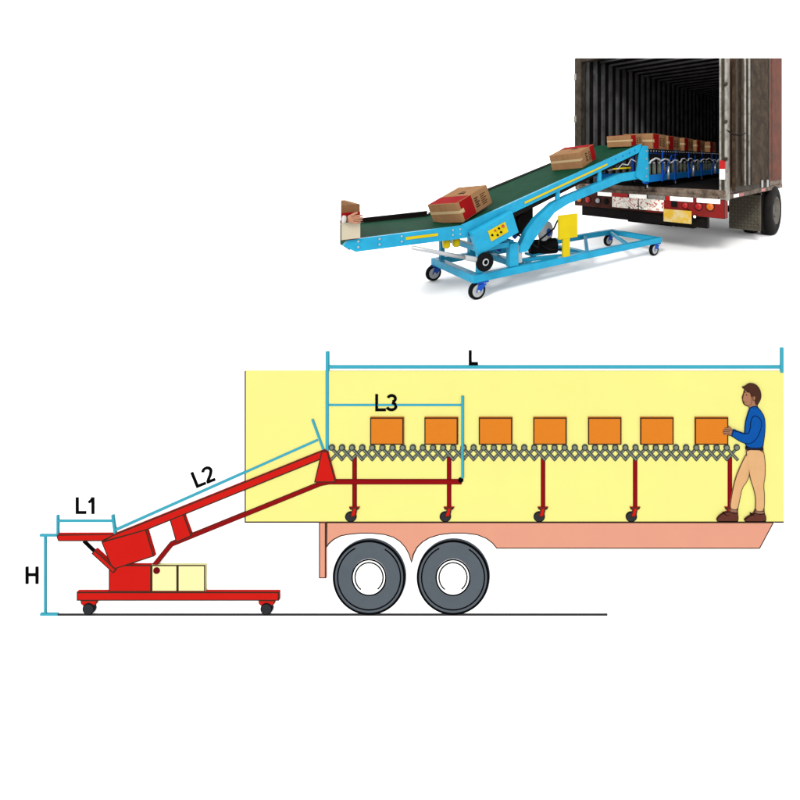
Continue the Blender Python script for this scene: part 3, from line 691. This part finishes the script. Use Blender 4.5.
# local axes: x toward fingertips, y away from carton (outwards), z up
ch = [[((0, 0, 0), .027), ((.022, 0, .002), .029), ((.06, .002, .006), .022)]]
for z, L in ((.034, .066), (.013, .074), (-.009, .068), (-.030, .054)):
    ch.append([((.022, 0, .002), .029), ((.062, .004, z * .9), .0125), ((.075 + L * .35, .006, z), .0105), ((.075 + L * .7, -.002, z * 1.02), .0095), ((.075 + L, -.016, z * 1.02), .008)])
ch.append([((.022, 0, .002), .029), ((.034, .012, .036), .014), ((.062, .016, .056), .012), ((.088, .008, .066), .010)])
hd = thing('person', 'bare hand in pale sleeve holding the carton at the low left end of the belt', 'person', CV(-1.285, -.052, .985), AC)
hd.rotation_euler = (0, math.radians(6), AC + math.pi * 0)
o = skin_mesh('hand', ch, 'skin', hd); o.scale = (.92, -.92, .92)
b = MB(); b.lathe((-.032, 0, 0), (1, 0, 0), [(0, .03, 'sleeve'), (.003, .033, 'sleeve'), (.02, .032, 'sleeve'), (.024, .026, 'sleeve')], 20); b.build('sleeve', hd)

# ------------------------------------------------------------------ truck
AT = math.atan2(.762, .647)
TO = Vector((2.47, 6.19, 0))
tk = thing('box_truck', 'rear of a grimy red box truck with open doors and ribbed dark interior', 'truck', TO, AT)
inv = (Matrix.Translation(TO) @ Matrix.Rotation(AT, 4, 'Z')).inverted()
co = inv @ Vector((0, 0, H)); no = (inv.to_3x3() @ Vector((0, -101 / F, 1))).normalized()
CUT = [(co, no), (co, (inv.to_3x3() @ Vector((1, -222 / F, 0))).normalized())]                                # the body is shown sectioned along a sloping plane over its rear
W2 = 2.80; ZF = 1.04; ZC = 3.45; PL = 8.3
bld = lambda b, n, p=tk: b.build(n, p, (0, 0, 0), CUT)
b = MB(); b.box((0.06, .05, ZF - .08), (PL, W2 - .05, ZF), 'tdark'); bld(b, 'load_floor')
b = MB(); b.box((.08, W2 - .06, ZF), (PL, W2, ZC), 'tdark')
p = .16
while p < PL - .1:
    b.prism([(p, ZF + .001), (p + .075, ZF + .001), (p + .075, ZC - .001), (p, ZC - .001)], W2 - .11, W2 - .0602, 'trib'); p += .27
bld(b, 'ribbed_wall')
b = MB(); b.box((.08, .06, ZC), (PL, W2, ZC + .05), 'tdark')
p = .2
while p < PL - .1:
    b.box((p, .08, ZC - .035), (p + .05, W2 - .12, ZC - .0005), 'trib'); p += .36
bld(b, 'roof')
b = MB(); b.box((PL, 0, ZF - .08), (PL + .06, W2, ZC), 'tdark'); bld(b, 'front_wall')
b = MB(); b.prism([(.09, .98), (3.6, .98), (3.6, ZC + .35), (.09, ZC + .35)], 0.0, .05, 'tside')
for p in (1.7, 2.55): b.prism([(p, 1.08), (p + .012, 1.08), (p + .012, ZC), (p, ZC)], -.004, -.0005, 'tdoor')
b.box((.09, -.006, .985), (3.6, -.0005, 1.07), 'tsill')
bld(b, 'side_wall')
b = MB(); k = 222 / F; P_ = [(k * 8.86 - .03, 8.86), (k * 13.15 - .03, 13.15), (k * 13.15 - .08, 13.15), (k * 8.86 - .08, 8.86)]
b.hexa([tuple(inv @ Vector((x, y, z))) for z in (ZF - .08, ZC) for x, y in P_], 'tdark'); bld(b, 'light_block_wall')  # unseen wall added to keep stray light out of the interior
# posts
b = MB(); b.box((-.05, -.02, .88), (.08, .095, ZC), 'tpost', .006); b.box((-.058, .015, .98), (-.0505, .06, ZC), 'tpostd')
for z in (1.5, 2.05, 2.6): b.cyl((-.07, -.03, z), (-.07, .02, z), .025, 'tpostd', 12)
po = bld(b, 'door_post')
b = MB(); b.box((-.0615, .005, 1.20), (-.0585, .085, 1.35), 'strip'); b.box((-.0615, .005, 1.352), (-.0585, .085, 1.48), 'stripr'); b.build('reflector', po)
b = MB(); b.box((-.05, W2 - .12, .92), (.08, W2 + .02, ZC), 'tpostd', .006)
for z in (1.4, 2.2, 3.0): b.box((-.07, W2 - .02, z), (-.03, W2 + .04, z + .12), 'tpost', .003)
bld(b, 'door_post')
b = MB(); b.box((-.05, .10, ZC - .12), (.08, W2 - .13, ZC + .05), 'tpostd', .006); bld(b, 'header')
# left door folded back along the left side
b = MB(); b.box((.05, W2 + .06, 1.0), (1.4, W2 + .11, ZC), 'tdoor', .005); bld(b, 'door')
# right door swung open beside the body
da = math.radians(-5.2)
def dp(b, lo_, hi_, m, bev=0.0):
    P = []
    for z in (lo_[2], hi_[2]):
        for x, y in ((lo_[0], lo_[1]), (hi_[0], lo_[1]), (hi_[0], hi_[1]), (lo_[0], hi_[1])):
            P.append((.04 + x * math.cos(da) - y * math.sin(da), -.05 + x * math.sin(da) + y * math.cos(da), z))
    b.hexa(P, m, bev)
b = MB(); dp(b, (.02, -.05, 1.02), (1.42, .0, 3.4), 'tdoor', .006)
dp(b, (.02, -.056, 1.02), (1.42, -.0502, 1.10), 'tpostd'); dp(b, (1.36, -.057, 1.102), (1.42, -.0502, 3.4), 'tpostd')
dp(b, (.03, -.058, 1.103), (.10, -.0502, 3.4), 'tpostd')
dr = bld(b, 'door')
for x, m_ in ((.20, 'tpostd'), (.30, 'tpost'), (.46, 'tpost'), (.54, 'tpostd')):
    b = MB(); p0 = (.04 + x * math.cos(da) + .08 * math.sin(da), -.05 + x * math.sin(da) - .08 * math.cos(da))
    b.cyl((*p0, 1.10), (*p0, 3.4), .018, m_, 10); bld(b, 'lock_bar', dr)
b = MB()
for x in (1.02, 1.26): dp(b, (x, -.075, 1.03), (x + .05, -.0575, 1.15), 'hub', .004)
bld(b, 'hinge', dr)
b = MB(); b.tube([(-.06, -.03, 1.92), (-.08, -.10, 1.86), (.0, -.2, 1.84), (.14, -.22, 1.88)], .01, 'black', 6); bld(b, 'chain', dr)
# sill, bumper, strips
b = MB(); b.box((-.06, .0, .93), (.055, W2, 1.035), 'tsill', .006); b.box((-.10, .1, .90), (-.0605, W2 - .05, .955), 'tsill', .004); bld(b, 'sill')
b = MB(); b.box((-.09, 1.30, .62), (.05, W2, .895), 'tbumpd', .008); b.box((-.092, .0, .62), (.052, 1.298, .897), 'tbump', .008)
bp = bld(b, 'bumper')
qof = lambda u: (2.47 - 6.19 * (u - PU) / F) / (.762 + .647 * (u - PU) / F)
for u0, u1, m_ in ((601, 615, 'strip'), (632.5, 649.5, 'strip'), (651, 668, 'tpost'), (673, 695.5, 'strip'), (699.5, 722.5, 'strip'), (616, 631, 'stripr'), (669, 672, 'stripr')):
    b = MB(); b.box((-.108, qof(u1), .838), (-.0935, qof(u0), .905), m_); b.build('reflector', bp)
for u, m_, z, r in ((712.5, 'lampor', .785, .055), (701, 'lampred', .775, .052), (687.6, 'lampred', .775, .046), (582.6, 'lampor', .745, .05), (591, 'lampred', .745, .055), (601, 'hub', .745, .045), (609, 'black', .745, .05)):
    b = MB(); q = qof(u); b.lathe((-.09, q, z), (-1, 0, 0), [(0, r * 1.2, 'black'), (.012, r * 1.2, 'black'), (.012, r, m_), (.028, r * .85, m_), (.036, r * .45, m_)], 22)
    b.build('tail_light', bp)
b = MB(); q = qof(677); b.box((-.11, q - .05, .74), (-.0925, q + .05, .84), 'black', .004); b.build('socket_box', bp)
for u0, u1 in ((615.5, 641), (642, 666.6)):
    b = MB(); b.box((-.106, qof(u1), .655), (-.0935, qof(u0), .842), 'splat', .002); b.build('registration_board', bp)
b = MB(); b.box((-.125, qof(694.7), .50), (-.112, qof(667), .70), 'plate_y', .003); b.box((-.111, qof(692), .52), (-.094, qof(690), .72), 'black'); pl = b.build('licence_plate', bp)
b = MB(); b.lathe((-.11, qof(698), .62), (-1, 0, 0), [(0, .03, 'black'), (.02, .03, 'black'), (.02, .022, 'strip'), (.03, .015, 'strip')], 14); b.build('plate_lamp', bp)
# underrun, chassis, axle
b = MB(); b.box((-.02, .28, .44), (.06, W2 - .12, .61), 'black', .006); b.box((.3, .62, .36), (.9, 1.0, .62), 'black', .02); b.box((.5, 1.1, .32), (1.2, 2.0, .6), 'black', .02); b.box((.1, .9, .62), (PL * .8, 1.05, .95), 'black'); b.box((.1, 1.75, .62), (PL * .8, 1.9, .95), 'black')
b.cyl((2.72, .3, .45), (2.72, W2 - .3, .45), .07, 'black', 14); b.lathe((2.72, 1.2, .45), (0, 1, 0), [(0, .08, 'black'), (.1, .2, 'black'), (.3, .2, 'black'), (.4, .08, 'black')], 20)
b.build('chassis', tk)
# side skirt
b = MB(); b.box((.09, -.015, .90), (3.36, .045, .978), 'tsill', .004)
b.box((.25, -.02, .91), (.5, -.0155, .96), 'strip'); b.box((.52, -.02, .91), (.75, -.0155, .96), 'stripr'); b.box((1.75, -.02, .91), (2.0, -.0155, .96), 'stripr'); b.build('side_rail', tk)
# mudflaps with raised diamond pattern
for q0 in (-.05, W2 - .5):
    b = MB(); b.box((1.60, q0, .22), (1.62, q0 + .55, .86), 'flap', .003)
    for i in range(9):
        for j in range(10):
            y = q0 + .05 + i * .056; z = .28 + j * .058; s = 1 if (i + j) % 2 else -1
            b.beam((1.598, y - .016, z - s * .016), (1.598, y + .016, z + s * .016), .010, .012, 'tpostd', 0, (1, 0, 0))
    b.box((1.56, q0 - .01, .86), (1.64, q0 + .56, .9), 'black'); b.build('mudflap', tk)
# wheels
for (p, q, sgn) in ((2.72, -.05, 1), (2.72, W2 + .03, -1)):
    for k in range(2):
        b = MB(); y0 = q + sgn * k * .33; r = .49
        b.lathe((p, y0, r), (0, sgn, 0), [(.06, .05, 'truckhub'), (.06, .13, 'truckhub'), (.09, .14, 'truckhub'), (.07, .25, 'truckhub'), (.0, .27, 'truckrub'), (.0, .36, 'truckrub'), (.015, .455, 'truckrub'), (.05, r, 'truckrub'), (.12, r, 'truckrub'), (.122, r - .015, 'truckrub'), (.136, r - .015, 'truckrub'), (.138, r, 'truckrub'), (.23, r, 'truckrub'), (.27, .45, 'truckrub'), (.28, .28, 'truckrub'), (.26, .1, 'truckrub')], 40)
        w = b.build('wheel', tk)
        if k == 0:
            b = MB()
            for i in range(8):
                t = 2 * PI * i / 8; cx, cz = p + .18 * math.cos(t), r + .18 * math.sin(t)
                b.cyl((cx, y0 + sgn * .085, cz), (cx, y0 + sgn * .05, cz), .018, 'truckhub', 8)
            b.build('wheel_nut', w)

# ------------------------------------------------------------------ camera, light, colour management
cam = bpy.data.cameras.new('camera'); co_ = bpy.data.objects.new('camera', cam); C.objects.link(co_)
co_.location = (0, 0, H); co_.rotation_euler = (PI / 2, 0, 0)
cam.sensor_width = 36; cam.lens = F / 800 * 36; cam.shift_x = -(PU - 400) / 800; cam.shift_y = -(400 - PV) / 800
cam.clip_start = 0.05; cam.clip_end = 200
sc = bpy.context.scene; sc.camera = co_
w = bpy.data.worlds.new('World'); sc.world = w; w.use_nodes = True
bg = w.node_tree.nodes['Background']; bg.inputs['Color'].default_value = (1, 1, 1, 1); bg.inputs['Strength'].default_value = 1.16
sun = bpy.data.lights.new('key_light', 'SUN'); sun.energy = 1.6; sun.angle = math.radians(12); sun.color = (1, .985, .96)
so = bpy.data.objects.new('key_light', sun); C.objects.link(so)
d = Vector((0.28, 0.80, -0.55)); so.rotation_euler = d.to_track_quat('-Z', 'Y').to_euler(); so.location = (-3, -6, 6)
sc.view_settings.view_transform = 'Standard'; sc.view_settings.look = 'None'; sc.view_settings.exposure = 0.78; sc.view_settings.gamma = 1
